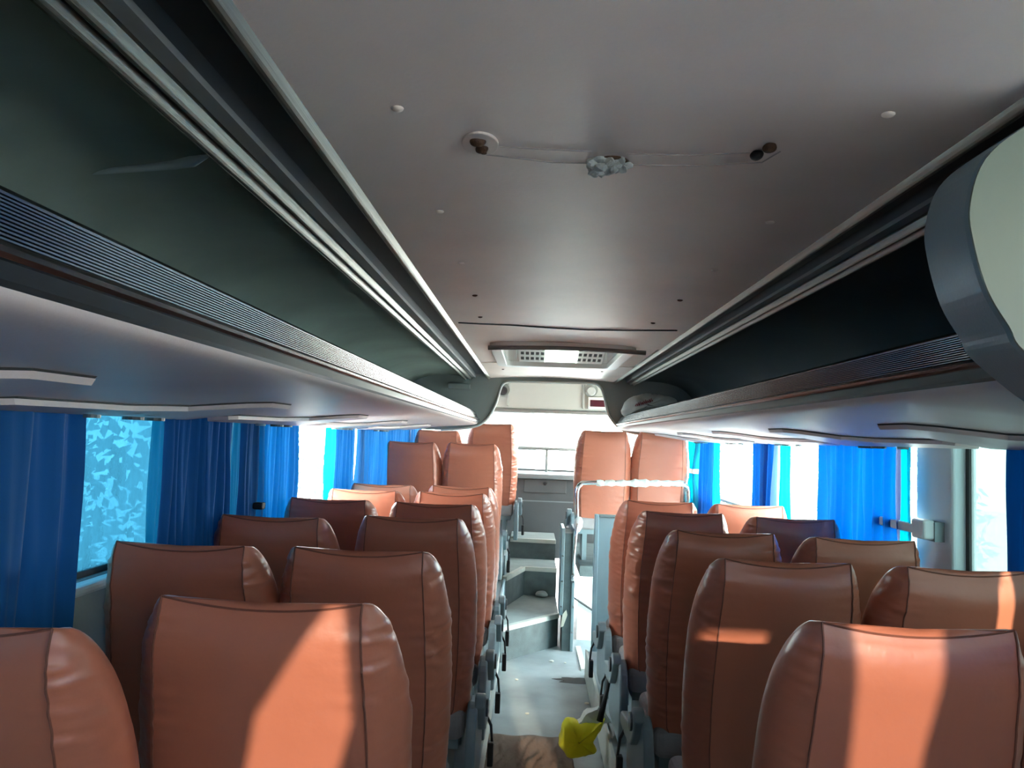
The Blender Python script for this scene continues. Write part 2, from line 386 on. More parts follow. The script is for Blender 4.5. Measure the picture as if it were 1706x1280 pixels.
# ------------------------------------------------------------------ dashboard
e = empty('dashboard', (CX, 8.5, 0), 'dark grey dashboard below the windscreen with a drawer and a pale curved shelf', 'dashboard')
dx0, dx1 = -.50-CX, 1.25-CX
obj('body', Bx(dx0, dx1, -.28, .40, -1.25+H, -.42+H), 'dash', e)
sh = [(dx0+(dx1-dx0)*i/20, -.30-.06*math.sin(math.pi*i/20)) for i in range(21)]
bevel(obj('shelf', prism(bmesh.new(), sh+[(dx1, .40), (dx0, .40)], 'z', -.42+H, -.37+H), 'dash_top', e, label='pale curved top shelf'), .015, 3)
a = P(873, 798, 8.2); b = P(943, 823, 8.2)
dr = bevel(obj('drawer', Bx(a.x-CX, b.x-CX, -.295, -.27, b.z+H, a.z+H), 'dash', e), .006)
c = P(908, 806, 8.2)
bm = tube(bmesh.new(), [(c.x-CX, -.296, c.z+H), (c.x-CX, -.31, c.z+H)], .018, 14)
lk = obj('lock', bm, 'chrome', dr)
for yy in (836, 792):
    p = P(910, yy, 8.2); obj('panel_joint', Bx(dx0, dx1, -.286, -.275, p.z-.006+H, p.z+.006+H), 'dash_top', e)

# windscreen bars
e = empty('windscreen_guard_rail', (P(910, 780, 8.8).x, 8.75, -.36+H), 'grey metal rail with one upright across the lower windscreen', 'rail')
p = P(910, 748, 8.75)
obj('bar', tube(bmesh.new(), [(-.5, 0, p.z+.36), (.0, 0, p.z+.36), (.55, 0, p.z+.36)], .018, 10), 'track_grey', e, smooth=True)
obj('upright', tube(bmesh.new(), [(0, 0, -.02), (0, 0, p.z+.36-.01)], .016, 10), 'track_grey', e, smooth=True)

# speakers, display on the header
for (px, py, lab) in ((985, 650, 'round speaker in the right corner of the white header, above the red display'), (838, 649, 'dark speaker in the left corner of the white header')):
    p = P(px, py, 8.25)
    e = empty('speaker', (p.x, 8.26, p.z+H), lab, 'speaker', None)
    obj('housing', tube(bmesh.new(), [(0, .04, 0), (0, .0, 0)], .072, 24), 'bulkhead', e)
    obj('cone', tube(bmesh.new(), [(0, 0, -.012), (0, -.02, -.012)], [.05, .04], 20), 'stone' if px > 900 else 'black', e, label='pale round cone' if px > 900 else None)
a = P(984, 666, 8.2); b = P(1009, 679, 8.2)
e = empty('clock_display', ((a.x+b.x)/2, 8.25, b.z+H), 'dark red display in a white frame beneath the round speaker', 'display')
w2 = (b.x-a.x)/2; hh = a.z-b.z
bevel(obj('frame', Bx(-w2-.02, w2+.03, 0, .05, -.02, hh+.03), 'white_plastic', e), .005)
obj('screen', Bx(-w2, w2, -.006, .004, 0.005, hh), 'red_display', e)

# ------------------------------------------------------------------ ceiling rails (grooved metal tracks)
def rail(side, xi, xo, label):
    s = -1 if side == 'left' else 1
    w = xo-xi
    e = empty('ceiling_rail', (CX+s*(xi+xo)/2, 2.8, .54+H), label, 'rail', 'ceiling rails'); ox = e.location.x
    def X(t): return CX+s*(xi+w*t)-ox
    def strip(name, pts, m):
        q = [(X(t), z-.54) for t, z in pts]
        pr = q+[(q[-1][0], .10), (q[0][0], .10)]
        bm = bmesh.new(); prism(bm, pr, 'y', Y0-2.8, 6.99-2.8); return obj(name, bm, m, e)
    k = lambda a, b, z, r: [(a+(b-a)*i/8, z-r*math.sin(math.pi*i/8)) for i in range(9)]
    strip('inner_bead', k(0, .15, .54, .016), 'track_metal')
    strip('channel', [(.15, .556), (.18, .575), (.50, .570), (.53, .545)], 'track_dark')
    strip('strip', [(.53, .545), (.545, .536), (.66, .534), (.675, .545)], 'track_grey')
    strip('outer_bead', k(.675, .79, .53, .018)+[(.80, .54), (.815, .54)]+k(.82, .93, .525, .016)+[(.94, .54), (1.0, .53)], 'track_metal')
rail('left', .53, .785, 'grooved metal rail between the grey ceiling and the green open rack on the left')
rail('right', .59, .80, 'grooved dark metal rail between the ceiling and the dark rack on the right')

# ------------------------------------------------------------------ overhead racks
def rack(side, d0, d1, rail_out, label):
    s = -1 if side == 'left' else 1
    e = empty('luggage_rack', (CX+s*1.0, (d0+d1)/2, .1+H), label, 'luggage rack', 'overhead luggage racks'); ox, oy = e.location.x, e.location.y
    loc = lambda pts: [(CX+s*a-ox, z-.1) for a, z in pts]
    und = smoothcurve([(.632, .126), (.66, .108), (.80, .094), (.95, .082), (1.10, .062), (1.22, .042), (1.30, .036), (1.37, .05)], 4)
    bm = bmesh.new(); shell(bm, loc(und), .02*(1 if s > 0 else -1), d0-oy, d1-oy, 12)
    obj('underside', bm, 'rack_under', e, smooth=True)
    # lip: dark base strip, bright bead, ribbed band
    base = [(.632, .124), (.628, .130), (.628, .148), (.640, .150), (.66, .125)]
    obj('base_strip', prism(bmesh.new(), loc(base), 'y', d0-oy, d1-oy), 'lip_dark', e)
    bead = [(.630, .147), (.622, .148), (.616, .152), (.614, .157), (.617, .162), (.628, .165), (.642, .16), (.640, .150)]
    obj('bead', prism(bmesh.new(), loc(bead), 'y', d0-oy, d1-oy), 'lip_metal', e, label='bright bead')
    rb = []
    for i in range(12):
        t = i/12; x = .628+.030*t; z = .165+.058*t
        rb += [(x+.004, z), (x-.001, z+.0012), (x-.0015, z+.0030), (x+.003, z+.0044)]
    rb += [(.658, .224), (.668, .232), (.685, .228), (.68, .165)]
    obj('ribbed_band', prism(bmesh.new(), loc(rb), 'y', d0-oy, d1-oy), 'lip_metal', e)
    lin = smoothcurve([(rail_out-.01, .545), (.88, .556), (1.05, .545), (1.20, .50), (1.31, .40), (1.36, .28), (1.36, .17), (1.30, .145), (1.0, .15), (.67, .16)], 5)
    lin = lin if s > 0 else lin
    bm = bmesh.new(); shell(bm, loc(lin), .012*(1 if s > 0 else -1), d0-oy, d1-oy, 8)
    lo = obj('liner', bm, 'rack_liner' if s < 0 else 'rack_liner_shaded', e, smooth=True)
    return e, ox, oy, lo
rk, ox, oy, lo = rack('left', Y0+.02, 6.98, .785, 'long open luggage rack with green-grey liner above the left windows')
# torn fold in the liner
pts = [(345, 257), (320, 266), (290, 272), (240, 277), (160, 283), (100, 291), (70, 300)]
q = []
for x, y in pts:
    r = P(x, y, 1); q.append(Vector((r.x, 1, r.z))*(.545/r.z))
bm = tube(bmesh.new(), [(v.x-ox, v.y-oy, v.z-.1-.004) for v in q], [.004, .012, .010, .008, .007, .006, .003], 8)
obj('torn_fold', bm, 'wall_panel', rk, smooth=True)
rk2, ox, oy, lo2 = rack('right', 1.20, 6.98, .80, 'long open luggage rack with liner coloured near black for shade above the right windows')
# rounded end cap of the right rack
face = [(1706, 210), (1637, 267), (1612, 342), (1617, 403), (1641, 485), (1677, 546), (1706, 590)]
fp = [(P(x, y, 1.1).x, P(x, y, 1.1).z) for x, y in face]
fp = [(.90, .534), (.78, .525)]+fp+[(.80, .065), (.95, .02), (1.2, .0), (1.4, .03), (1.45, .15), (1.45, .5), (1.3, .534)]
fp = smoothcurve(fp+[fp[0]], 5)[:-1]
e = empty('rack_end_cap', (1.0, 1.15, H), 'big rounded pale end cap closing the near end of the right luggage rack', 'end cap')
bm = bmesh.new(); c0 = [(x-1.0, z) for x, z in fp]
n = len(c0); rings = []
for dd, k in ((-.05, .985), (-.043, 1.0), (.07, 1.0)):
    rings.append([bm.verts.new((x*1.0+(1-k)*(.15), dd, z*k+(1-k)*.25) if k < 1 else (x, dd, z)) for x, z in c0])
for a, b in zip(rings[:-1], rings[1:]):
    for i in range(n): bm.faces.new((a[i], a[(i+1) % n], b[(i+1) % n], b[i]))
bm.faces.new(rings[-1])
obj('rim', bm, 'plastic_blue_grey', e, smooth=False, label='blue-grey rim')
bm = bmesh.new(); ff = bm.faces.new([bm.verts.new((x*.998, -.052, z*.996+.001)) for x, z in c0])
bmesh.ops.extrude_face_region(bm, geom=[ff])
for v in list(bm.verts)[len(c0):]: v.co.y -= .004
obj('face', bm, 'cap_face', e, label='pale face')

# service panels under the racks
def svc(side, dt, group, label):
    s = -1 if side == 'left' else 1
    e = empty('overhead_service_panel', (CX+s*1.1, dt, .05+H), label, 'panel', group); ox = e.location.x
    def zz(a):
        pr = [(.80, .094), (.95, .082), (1.10, .062), (1.22, .042), (1.30, .036)]
        for p, q in zip(pr[:-1], pr[1:]):
            if a <= q[0]: return p[1]+(q[1]-p[1])*(a-p[0])/(q[0]-p[0])
        return .036
    # outline in (distance from middle, along), tip first
    L = 1.0
    out = [(.93, .0), (.935, -.17), (.99, -.24), (1.12, -.34), (1.17, -.55), (1.19, -.98), (1.21, -1.02), (1.285, -1.02), (1.30, -.98), (1.30, -.02), (1.285, 0.02), (.97, .03)]
    def slab(bm, out, t0, t1):
        n = len(out)
        A = [bm.verts.new((CX+s*a-ox, y, zz(a)-.05-t0)) for a, y in out]; B = [bm.verts.new((CX+s*(a+(.008 if a < 1.1 else 0))-ox, y*.995, zz(a)-.05-t1)) for a, y in out]
        for i in range(n): bm.faces.new((A[i], A[(i+1) % n], B[(i+1) % n], B[i]))
        bm.faces.new(A); bm.faces.new(B)
        return bm
    obj('dark_backing', slab(bmesh.new(), [(a-.006*(1 if a < 1.2 else -1), y) for a, y in out], -.004, .004), 'rubber', e)  # dark slab that shows as a rim round the panel body
    obj('body', slab(bmesh.new(), out, .004, .017), 'rack_under', e)
    for k, yy in enumerate((-.30, -.42, -.62)):
        bm = tube(bmesh.new(), [(CX+s*1.235-ox, yy, zz(1.235)-.06-.011), (CX+s*1.235-ox, yy, zz(1.235)-.05-.03)], .028 if k < 2 else .02, 16)
        obj('air_nozzle' if k < 2 else 'reading_lamp', bm, 'plastic_dark' if k < 2 else 'plastic_blue_grey', e)
    return e
ordn = ['nearest the camera', 'second along from the camera', 'third along from the camera', 'fourth along from the camera', 'farthest and smallest to see']
for i, dt in enumerate((1.38, 2.52, 3.72, 4.90, 6.05)):
    svc('left', dt, 'service panels under the left rack', 'slim grey panel under the left rack, '+ordn[i])
for i, dt in enumerate((2.40, 3.50, 4.60, 5.70, 6.75)):
    svc('right', dt, 'service panels under the right rack', 'slim grey panel under the right rack, '+ordn[i])

# ------------------------------------------------------------------ ceiling details
scr = [((662, 180), 'domed screw highest at the left of the ceiling, nearest the camera'), ((732, 352), 'domed screw in the left row, second from the camera'), ((768, 438), 'small screw in the left row, third from the camera'),
       ((791, 492), 'small screw in the left row, fourth from the camera'), ((800, 528), 'tiny screw in the left row just before the ceiling joint'),
       ((1480, 190), 'domed screw at the right edge of the ceiling, nearest the camera'), ((1283, 370), 'screw in the right row, second from the camera'), ((1190, 450), 'small screw in the right row, third from the camera'), ((1133, 500), 'small screw in the right row, fourth from the camera'),
       ((1088, 538), 'tiny screw in the right row just before the ceiling joint'), ((838, 615), 'tiny screw left of the strip behind the hatch'), ((1003, 619), 'tiny screw right of the strip behind the hatch')]
def ceil_pt(x, y, z=.553):
    r = P(x, y, 1)
    for _ in range(4):
        q = r*(z/r.z); z = .54+.022*math.sin(math.pi*min(max((q.x-XL)/(XR-XL), 0), 1))
    return r*(z/r.z)
for (xy, lab) in scr:
    q = ceil_pt(*xy); r = .011
    bm = bmesh.new(); bmesh.ops.create_uvsphere(bm, u_segments=14, v_segments=8, radius=r, matrix=Matrix.Diagonal((1, 1, .55, 1)))
    o = obj('ceiling_screw', bm, 'ceiling' if q.y < 2.6 else 'rust', smooth=True); o.location = (q.x, q.y, q.z+H); tag(o, lab, 'screw', 'ceiling screws')
# rusty mounts
def blob(bm, c, r, seed, sq=1, sub=3, amp=.35, fr=40):
    t = bmesh.ops.create_icosphere(bm, subdivisions=sub, radius=r)
    for v in t['verts']:
        v.co *= 1+amp*noise.noise(v.co*fr+Vector((seed, seed*2, 3)))*1.6
        v.co.z *= sq; v.co += Vector(c)
for (x, y, lab) in ((800, 238, 'rusty bolt stubs in a worn oval patch, left of the paper plug'), (1275, 247, 'two rusty dark bolt stubs, right of the paper plug')):
    q = ceil_pt(x, y); e = empty('rusty_mount', (q.x, q.y, q.z+H), lab, 'bolt mount', 'rusty bolt mounts')
    if x < 900:
        bm = bmesh.new(); pts = [(.035*math.cos(a*math.pi/12), .055*math.sin(a*math.pi/12)) for a in range(24)]
        prism(bm, pts, 'z', -.0045, .004); bevel(obj('plate', bm, 'ceiling', e), .002)
    for k, (dx, dy) in enumerate(((0, -.02), (.006 if x < 900 else -.012, .018))):
        bm = bmesh.new(); blob(bm, (dx, dy, -.006), .013, k+x, .7); tube(bm, [(dx, dy, .004), (dx, dy, -.014)], .006, 10)
        obj('bolt_stub', bm, 'rust' if (k == 0 or x < 900) else 'black', e)
q = ceil_pt(1018, 270); e = empty('paper_plug', (q.x, q.y, q.z+H), 'crumpled whitish paper stuffed in a rusty hole in the ceiling middle', 'crumpled paper')
bm = bmesh.new(); tube(bm, [(0, 0, .006), (0, 0, -.003)], .036, 20); obj('hole_rim', bm, 'rust', e)
bm = bmesh.new()
for k in range(11): blob(bm, (random.uniform(-.036, .036), random.uniform(-.022, .026), -.010), random.uniform(.010, .017), k*3.1, .8, 3, 1.0, 75)
obj('wad', bm, 'tape', e)
# faint outline of a removed fitting
bm = bmesh.new()
def cline(pts, r=.0016):
    tube(bm, [tuple(ceil_pt(*p)+Vector((0, 0, H-.0005))) for p in pts], r, 6)
cline([(820, 243), (900, 248), (985, 252)]); cline([(778, 232), (783, 248), (800, 256), (850, 262), (920, 270), (985, 272)]); cline([(1045, 256), (1150, 258), (1250, 254)]); cline([(1045, 274), (1160, 276), (1270, 270), (1300, 252)])
tag(obj('scored_outline', bm, 'scored'), 'faint scored outline joining the two rusty mounts and the paper plug', 'mark')
# joint across the ceiling
bm = tube(bmesh.new(), [tuple(ceil_pt(x, y)+Vector((0, 0, H))) for x, y in ((764, 537), (800, 539), (850, 541), (920, 546), (980, 549), (1050, 550), (1128, 550))], .006, 8)
tag(obj('sealing_strip', bm, 'track_dark', smooth=True), 'thin wavy dark sealing strip across the ceiling before the hatch', 'seal')

# ------------------------------------------------------------------ roof hatch
hx, hy = (HX0+HX1)/2, (HD0+HD1)/2
e = empty('roof_hatch', (hx, hy, .55+H), 'white framed roof hatch with two grilles and a bright middle lamp', 'roof hatch')
def rrect(w, h, r, k=5):
    pts = []
    for cx, cy, a0 in ((w-r, h-r, 0), (-w+r, h-r, 90), (-w+r, -h+r, 180), (w-r, -h+r, 270)):
        for i in range(k+1):
            a = math.radians(a0+90*i/k); pts.append((cx+r*math.cos(a), cy+r*math.sin(a)))
    return pts
def ring(bm, P0, P1, z0, z1):
    n = len(P0); A = [[bm.verts.new((x, y, z)) for x, y in Q] for Q, z in ((P0, z0), (P1, z0), (P1, z1), (P0, z1))]
    for a, b in ((0, 1), (1, 2), (2, 3), (3, 0)):
        for i in range(n): bm.faces.new((A[a][i], A[a][(i+1) % n], A[b][(i+1) % n], A[b][i]))
    return bm
hw, hl = (HX1-HX0)/2, (HD1-HD0)/2
bevel(obj('frame', ring(bmesh.new(), rrect(hw+.035, hl+.035, .09), rrect(hw-.035, hl-.05, .05), -.028, .012), 'white_plastic', e), .006)
obj('shaft', ring(bmesh.new(), rrect(hw-.005, hl-.01, .06), rrect(hw-.035, hl-.045, .05), .012, .10), 'white_plastic', e)
obj('lid', Bx(-hw, hw, -hl, hl, .10, .108), 'ceiling', e)
# ventilator unit inside, sloping
un = bpy.data.objects.new('ventilator', None); COL.objects.link(un); un.parent = e; un.location = (.01, .06, .045); un.rotation_euler.x = math.radians(-14)
bevel(obj('housing', Bx(-.30, .30, -.30, .22, .0, .03), 'white_plastic', un), .01)
obj('skylight', box(Bx(-.105, .115, -.27, .19, -.02, .0), -.105, .115, -.27, .19, -.02, -.018), 'skylight_glow', un, label='milky bright lamp cover')  # translucent hatch panel, its daylight put in as a glow
for gx in (-.19, .20):
    # black backing behind a white lattice
    g = obj('grille', Bx(gx-.08, gx+.08, -.275, .215, -.004, .001), 'black', un, label='black-holed grille')
    bm = bmesh.new(); xs = [gx-.085+i*.034 for i in range(6)]; ys = [-.28+i*.0985 for i in range(6)]
    V = {}
    for a in range(6):
        for b in range(6):
            for p_, dx in ((0, -.006), (1, .006)):
                for q_, dy in ((0, -.018), (1, .018)): V[a, b, p_, q_] = bm.verts.new((xs[a]+dx, ys[b]+dy, -.008))
    for a in range(6):
        for b in range(6):
            bm.faces.new((V[a, b, 0, 0], V[a, b, 1, 0], V[a, b, 1, 1], V[a, b, 0, 1]))
            if a < 5: bm.faces.new((V[a, b, 1, 0], V[a+1, b, 0, 0], V[a+1, b, 0, 1], V[a, b, 1, 1]))
            if b < 5: bm.faces.new((V[a, b, 0, 1], V[a, b, 1, 1], V[a, b+1, 1, 0], V[a, b+1, 0, 0]))
    ge = bmesh.ops.extrude_face_region(bm, geom=bm.faces[:])
    for v in ge['geom']:
        if isinstance(v, bmesh.types.BMVert): v.co.z = -.004
    obj('lattice', bm, 'white_plastic', un)
# raised curved edge
bm = tube(bmesh.new(), [(-hw-.04+(2*hw+.12)*i/12, -hl-.03, -.035+.012*math.sin(math.pi*i/12)) for i in range(13)], .013, 8)
obj('near_edge', bm, 'track_grey', e, smooth=True)

# ------------------------------------------------------------------ seats
BH = .80; LEAN = .15
def hb_w(t): return .176+.016*math.sin(math.pi*min(t/.95, 1)) if t < .95 else .176
def hs_w(t):      # silhouette half width
    tt = min(1, (1-t)/.30); top = math.sqrt(max(0, 1-(1-tt)**2))
    tb = min(1, t/.10); bot = math.sqrt(max(0, 1-(1-tb)**2))
    base = .232+.020*math.sin(math.pi*t)
    w = hb_w(t)+(base-hb_w(t))*top
    return w*(.90+.10*bot)
def th(t):
    tt = min(1, (1-t)/.16); top = math.sqrt(max(0, 1-(1-tt)**2))
    tb = min(1, t/.12); bot = math.sqrt(max(0, 1-(1-tb)**2))
    return .012+(.115+.05*math.sin(math.pi*(t*.9+.05)))*top*(.25+.75*bot)
def backrest_mesh(seed, nm=130):
    bm = bmesh.new(); rings = []; NB, NG, NF = 14, 12, 16
    for j in range(nm+1):
        t = j/nm; t = t if t < .6 else .6+(t-.6)  # even
        b = hb_w(t); s = hs_w(t); T = th(t)
        if t < .05: b *= .90+.1*t/.05
        ring_ = []
        for i in range(NB+1):                                  # back panel, slightly bulged
            u = -1+2*i/NB; x = u*b; y = -.014*(1-u*u)*math.sin(math.pi*min(1, t*1.02))**.5
            ring_.append((x, y, 0, abs(abs(u)-1)))
        side = []
        for i in range(1, NG+1):                               # gusset
            a = i/NG; x = b+(s-b)*math.sin(a*math.pi/2*1.15)/math.sin(math.pi/2*1.15) if a < 1 else s*.995
            x = b+(s-b)*math.sin(a*math.pi/2); y = T*(.02+.62*a**1.25)
            side.append((x, y))
        front = []
        for i in range(1, NF):
            a = i/NF; ang = a*math.pi
            x = s*math.copysign(abs(math.cos(ang))**.55, math.cos(ang)); y = T*(.64+.36*math.sin(ang)**.6)
            front.append((x, y))
        pts = [(p[0], p[1], 'b') for p in ring_]+[(p[0], p[1], 'g') for p in side]+[(p[0], p[1], 'f') for p in front]+[(-p[0], p[1], 'g') for p in reversed(side)]
        dip = lambda x: -.020*(1-min(1, abs(x)/.176)**2)*max(0, (t-.75)/.25)
        z0 = t*BH; row = []
        for (x, y, k) in pts:
            z = z0+dip(x)
            # bottom hem curls under
            if t < .06: z += .0
            # puckers by the seam, strongest on the gusset
            dist = abs(abs(x)-b)
            g = math.exp(-dist/.034)*(1.0 if k == 'g' else .35)
            sd_ = seed+(50 if x > 0 else 0)
            fr = (.22-abs(noise.noise(Vector((z*17+x*3, sd_, y*4)))))*1.5+(.2-abs(noise.noise(Vector((z*34-y*9, sd_+9, y*5)))))*1.0; fr *= .35+1.3*max(0, noise.noise(Vector((z*5, sd_+3, 0)))+.35)
            amp = .024*g*fr*min(1, (1-t)*14)*min(1, t*9)
            lg = .006*noise.noise(Vector((x*5+seed*3, z*5, y*5+seed)))
            # diagonal drag folds
            dr_ = .006*math.sin((z*1.0+abs(x)*1.4)*70+seed*5+5*noise.noise(Vector((x*4, z*4, seed))))*math.exp(-dist/.05)*max(0, noise.noise(Vector((z*6, seed*2+x*3, 0)))+.15)
            m_ = (amp+lg+dr_)
            if k == 'b': y2 = y-m_*.8; x2 = x
            elif k == 'g': x2 = x+math.copysign(m_, x); y2 = y-m_*.3
            else: x2 = x; y2 = y+m_
            yy = y2+LEAN*(1-t)+.012*math.sin(t*math.pi)
            if t > .86: yy += .03*((t-.86)/.14)**2
            row.append(bm.verts.new((x2, yy, z)))
        rings.append(row)
    N = len(rings[0])
    for j in range(nm):
        for i in range(N):
            f = bm.faces.new((rings[j][i], rings[j][(i+1) % N], rings[j+1][(i+1) % N], rings[j+1][i]))
    for r in (rings[0], rings[-1]):                            # caps as strips between back and front chains
        back = r[:NB+1]; fr = r[NB+1:]; fr = fr[::-1]; k = len(fr)
        c = bm.verts.new(sum((v.co for v in r), Vector())/N)
        for i in range(N): bm.faces.new((r[i], r[(i+1) % N], c))
    bmesh.ops.recalc_face_normals(bm, faces=bm.faces)
    for f in bm.faces: f.smooth = True
    for i in (0, NB):
        for j in range(nm):
            ed = bm.edges.get((rings[j][i], rings[j+1][i]))
            if ed: ed.smooth = False
    for i in range(NB):
        ed = bm.edges.get((rings[-1][i], rings[-1][i+1]))
        if ed: ed.smooth = False
    seams = [[rings[j][0].co.copy() for j in range(4, nm+1)], [rings[j][NB].co.copy() for j in range(4, nm+1)], [v.co.copy() for v in rings[-1][:NB+1]]]
    me = bpy.data.meshes.new('backrest'); bm.to_mesh(me); bm.free(); me.materials.append(MT['leather'])
    sb = bmesh.new()
    for s_ in seams: tube(sb, [tuple(v+Vector((0, -.0012, 0))) for v in s_], .0022, 5)
    ms = bpy.data.meshes.new('seam_piping'); sb.to_mesh(ms); sb.free(); ms.materials.append(MT['leather_seam'])
    return me, ms
VAR = [backrest_mesh(s*7.3+1) for s in range(6)]
ZB = .36
def side_panel_bm(s):
    bm = bmesh.new()
    pts = smoothcurve([(.10, .06), (.06, .22), (.09, .38), (.17, .43), (.24, .40), (.33, .33), (.47, .31), (.55, .26), (.56, .16), (.52, .06)], 4)
    prism(bm, pts, 'x', s*.235, s*.275); return bm
def armrest_bm(s):
    bm = bmesh.new(); c = smoothcurve([(.16, .455), (.21, .45), (.30, .36), (.46, .335), (.55, .32), (.57, .29), (.54, .265), (.40, .27), (.26, .29), (.17, .36), (.13, .42)], 4)
    prism(bm, c, 'x', s*.262, s*.305); return bm
SIDE = {}
def make_parts(root, var, aisle, low=True):
    me, ms = VAR[var]
    b = bpy.data.objects.new('backrest', me); COL.objects.link(b); b.parent = root; b.location.z = ZB
    p = bpy.data.objects.new('seam_piping', ms); COL.objects.link(p); p.parent = b
    p['label'] = 'dark stitched seam'
    if 'cush' not in SIDE:
        o = obj('seat_cushion', Bx(-.225, .225, .14, .60, .28, .40), 'grey_fabric', root); m_ = bevel(o, .035, 4)
        f = obj('base_frame', box(box(Bx(-.20, .20, .18, .54, .24, .28), -.16, -.12, .2, .5, 0, .24), .12, .16, .2, .5, 0, .24), 'frame_metal', root)
        SIDE['cush'] = o; SIDE['frame'] = f; o['label'] = 'grey cloth seat cushion'
    else:
        for k in ('cush', 'frame'):
            c = SIDE[k].copy(); COL.objects.link(c); c.parent = root
    if aisle:
        if aisle not in SIDE:
            a = bevel(obj('side_panel', side_panel_bm(aisle), 'plastic_blue_grey', root, label='blue-grey plastic side panel'), .01, 3)
            r = bevel(obj('armrest', armrest_bm(aisle), 'plastic_blue_grey', root), .012, 3)
            bm = bmesh.new()
            xx = aisle*.318
            tube(bm, [(aisle*.29, .44, .30), (xx, .45, .24), (xx+aisle*.006, .46, .17)], .006, 6)
            s_ = obj('belt_strap', bm, 'black', root)
            bk = bevel(obj('belt_buckle', Bx(xx-.012, xx+.014, .435, .475, .07, .17), 'black', s_), .005)
            d_ = obj('pivot_cover', tube(bmesh.new(), [(aisle*.30, .2, .40), (aisle*.314, .2, .40)], .035, 18), 'plastic_dark', r)
            SIDE[aisle] = [a, r, s_]
        else:
            for q in SIDE[aisle]:
                c = q.copy(); COL.objects.link(c); c.parent = root
                for g in q.children:
                    h = g.copy(); COL.objects.link(h); h.parent = c
def seat(x, d, top, var, aisle, label, rec=0, rz=0, sc=1):
    zf = top-(ZB+BH)*sc
    e = empty('coach_seat', (x, d, zf+H), label, 'seat', 'leather-covered coach seats', rz)
    make_parts(e, var, aisle)
    for ch in e.children:
        if ch.name.startswith('backrest') and rec: ch.rotation_euler.x = rec
    return e
R = ['front row nearest the camera', 'second row from the camera', 'third row from the camera', 'fourth row from the camera', 'fifth row from the camera', 'sixth row from the camera']
rws = ['nearest row', 'second row from the camera', 'third row from the camera', 'fourth row from the camera', 'fifth row from the camera', 'sixth row from the camera']
la = [(1.42, -.477), (2.09, -.463), (2.96, -.453), (3.60, -.45), (4.32, -.443), (4.88, -.443)]
TOP = -.32
for i, (d, x) in enumerate(la):
    e = seat(x-(.018 if i == 0 else 0), d, TOP, i % 6, 1, 'orange-brown leather seat left of the aisle, aisle side, '+rws[i])
    if i == 0: e.scale.x = 1.08
lw = [(1.16, -.905), (2.06, -.945), (2.80, -.95), (3.62, -.955), (4.28, -.93), (4.80, -.93)]
for i, (d, x) in enumerate(lw):
    seat(x, d, TOP, (i+3) % 6, 0, 'orange-brown leather seat beside the left windows, '+rws[i])
ra = [(1.44, .725), (2.20, .735), (2.88, .728), (3.64, .725), (4.27, .715)]
for i, (d, x) in enumerate(ra):
    seat(x, d, TOP, (i+2) % 6, -1, 'orange-brown leather seat right of the aisle, aisle side, '+rws[i])
rw = [(1.42, 1.235), (2.19, 1.24), (2.83, 1.22), (3.56, 1.215), (4.27, 1.21)]
for i, (d, x) in enumerate(rw):
    if i == 0: continue            # outside the frame
    seat(x, d, TOP, (i+4) % 6, 0, 'orange-brown leather seat beside the right windows, '+rws[i])
# raised seats
def rx(px, d): return P(px, 740, d).x
seat(rx(786, 6.2), 6.2, P(786, 739, 6.2).z, 1, 1, 'raised leather seat left of the steps, in front of the tallest seat')
seat(rx(679, 6.2)*.975, 6.2, P(679, 736, 6.2).z, 2, 0, 'raised leather seat on the left, beside the long blue curtain')
seat(rx(819, 7.3), 7.3, P(819, 706, 7.3).z, 3, 1, 'tallest raised leather seat on the left, by the dashboard, beyond the arch')
seat(rx(728, 7.3), 7.3, P(728, 717, 7.3).z, 4, 0, 'pinkish raised seat half hidden under the left end of the arch')
seat(rx(1008, 6.75), 6.75, P(1008, 718, 6.75).z, 5, -1, 'raised leather seat behind the taped rail, on the aisle side')
seat(rx(1104, 6.75), 6.75, P(1104, 721, 6.75).z, 0, 0, 'raised leather seat behind the taped rail, by the window and tied curtain')

# ------------------------------------------------------------------ curtains
def curtain(side, d0, d1, label, m, pleats, zb=-.64, amp=.022, thin=None, bunch=None, slope=0):
    s = -1 if side == 'left' else 1
    x = (WL+.085) if s < 0 else (WR-.085)
    y = (d0+d1)/2
    e = empty('window_curtain', (x, y, zb+H), label, 'curtain', side+' side curtains')
    def sheet(a, b, pl, am, ex=0, seed=0):
        bm = bmesh.new(); nu = max(16, int(pl*12)); nv = 18; rows = []
        for j in range(nv+1):
            v = j/nv; z = v*(.14-zb); row = []
            for i in range(nu+1):
                u = i/nu; yy = a+(b-a)*u
                if bunch:
                    k = 1-.62*math.exp(-((v-bunch)/.22)**2); yy = (a+b)/2+(yy-(a+b)/2)*k
                yy += slope*(1-v)*(.5+.5*u)
                w = am*(math.sin(u*pl*2*math.pi+.8*math.sin(v*2+seed))+.45*math.sin(u*pl*4.6*math.pi+seed+v))*(.75+.35*(1-v))
                w += .012*noise.noise(Vector((u*5, v*2, seed)))
                row.append(bm.verts.new((w+ex, yy-y, z)))
            rows.append(row)
        for j in range(nv):
            for i in range(nu): bm.faces.new((rows[j][i], rows[j][i+1], rows[j+1][i+1], rows[j+1][i]))
        return bm
    f = obj('fabric', sheet(d0, d1, pleats, amp, 0, d0), m, e, smooth=True)
    if thin:
        obj('hem', sheet(thin[0], thin[1], .5, .006, -s*.0, 3), 'curtain_lit', e, smooth=True, label='single-layer hem, light through it put in as bright cyan')
    if bunch:
        bm = bmesh.new(); zt = bunch*(.14-zb); w = (d1-d0)*.22
        ring(bm, rrect(.035, w, .02), rrect(.03, w-.005, .018), zt-.02, zt+.02)
        obj('tie_band', bm, 'white_plastic', e)
    return e
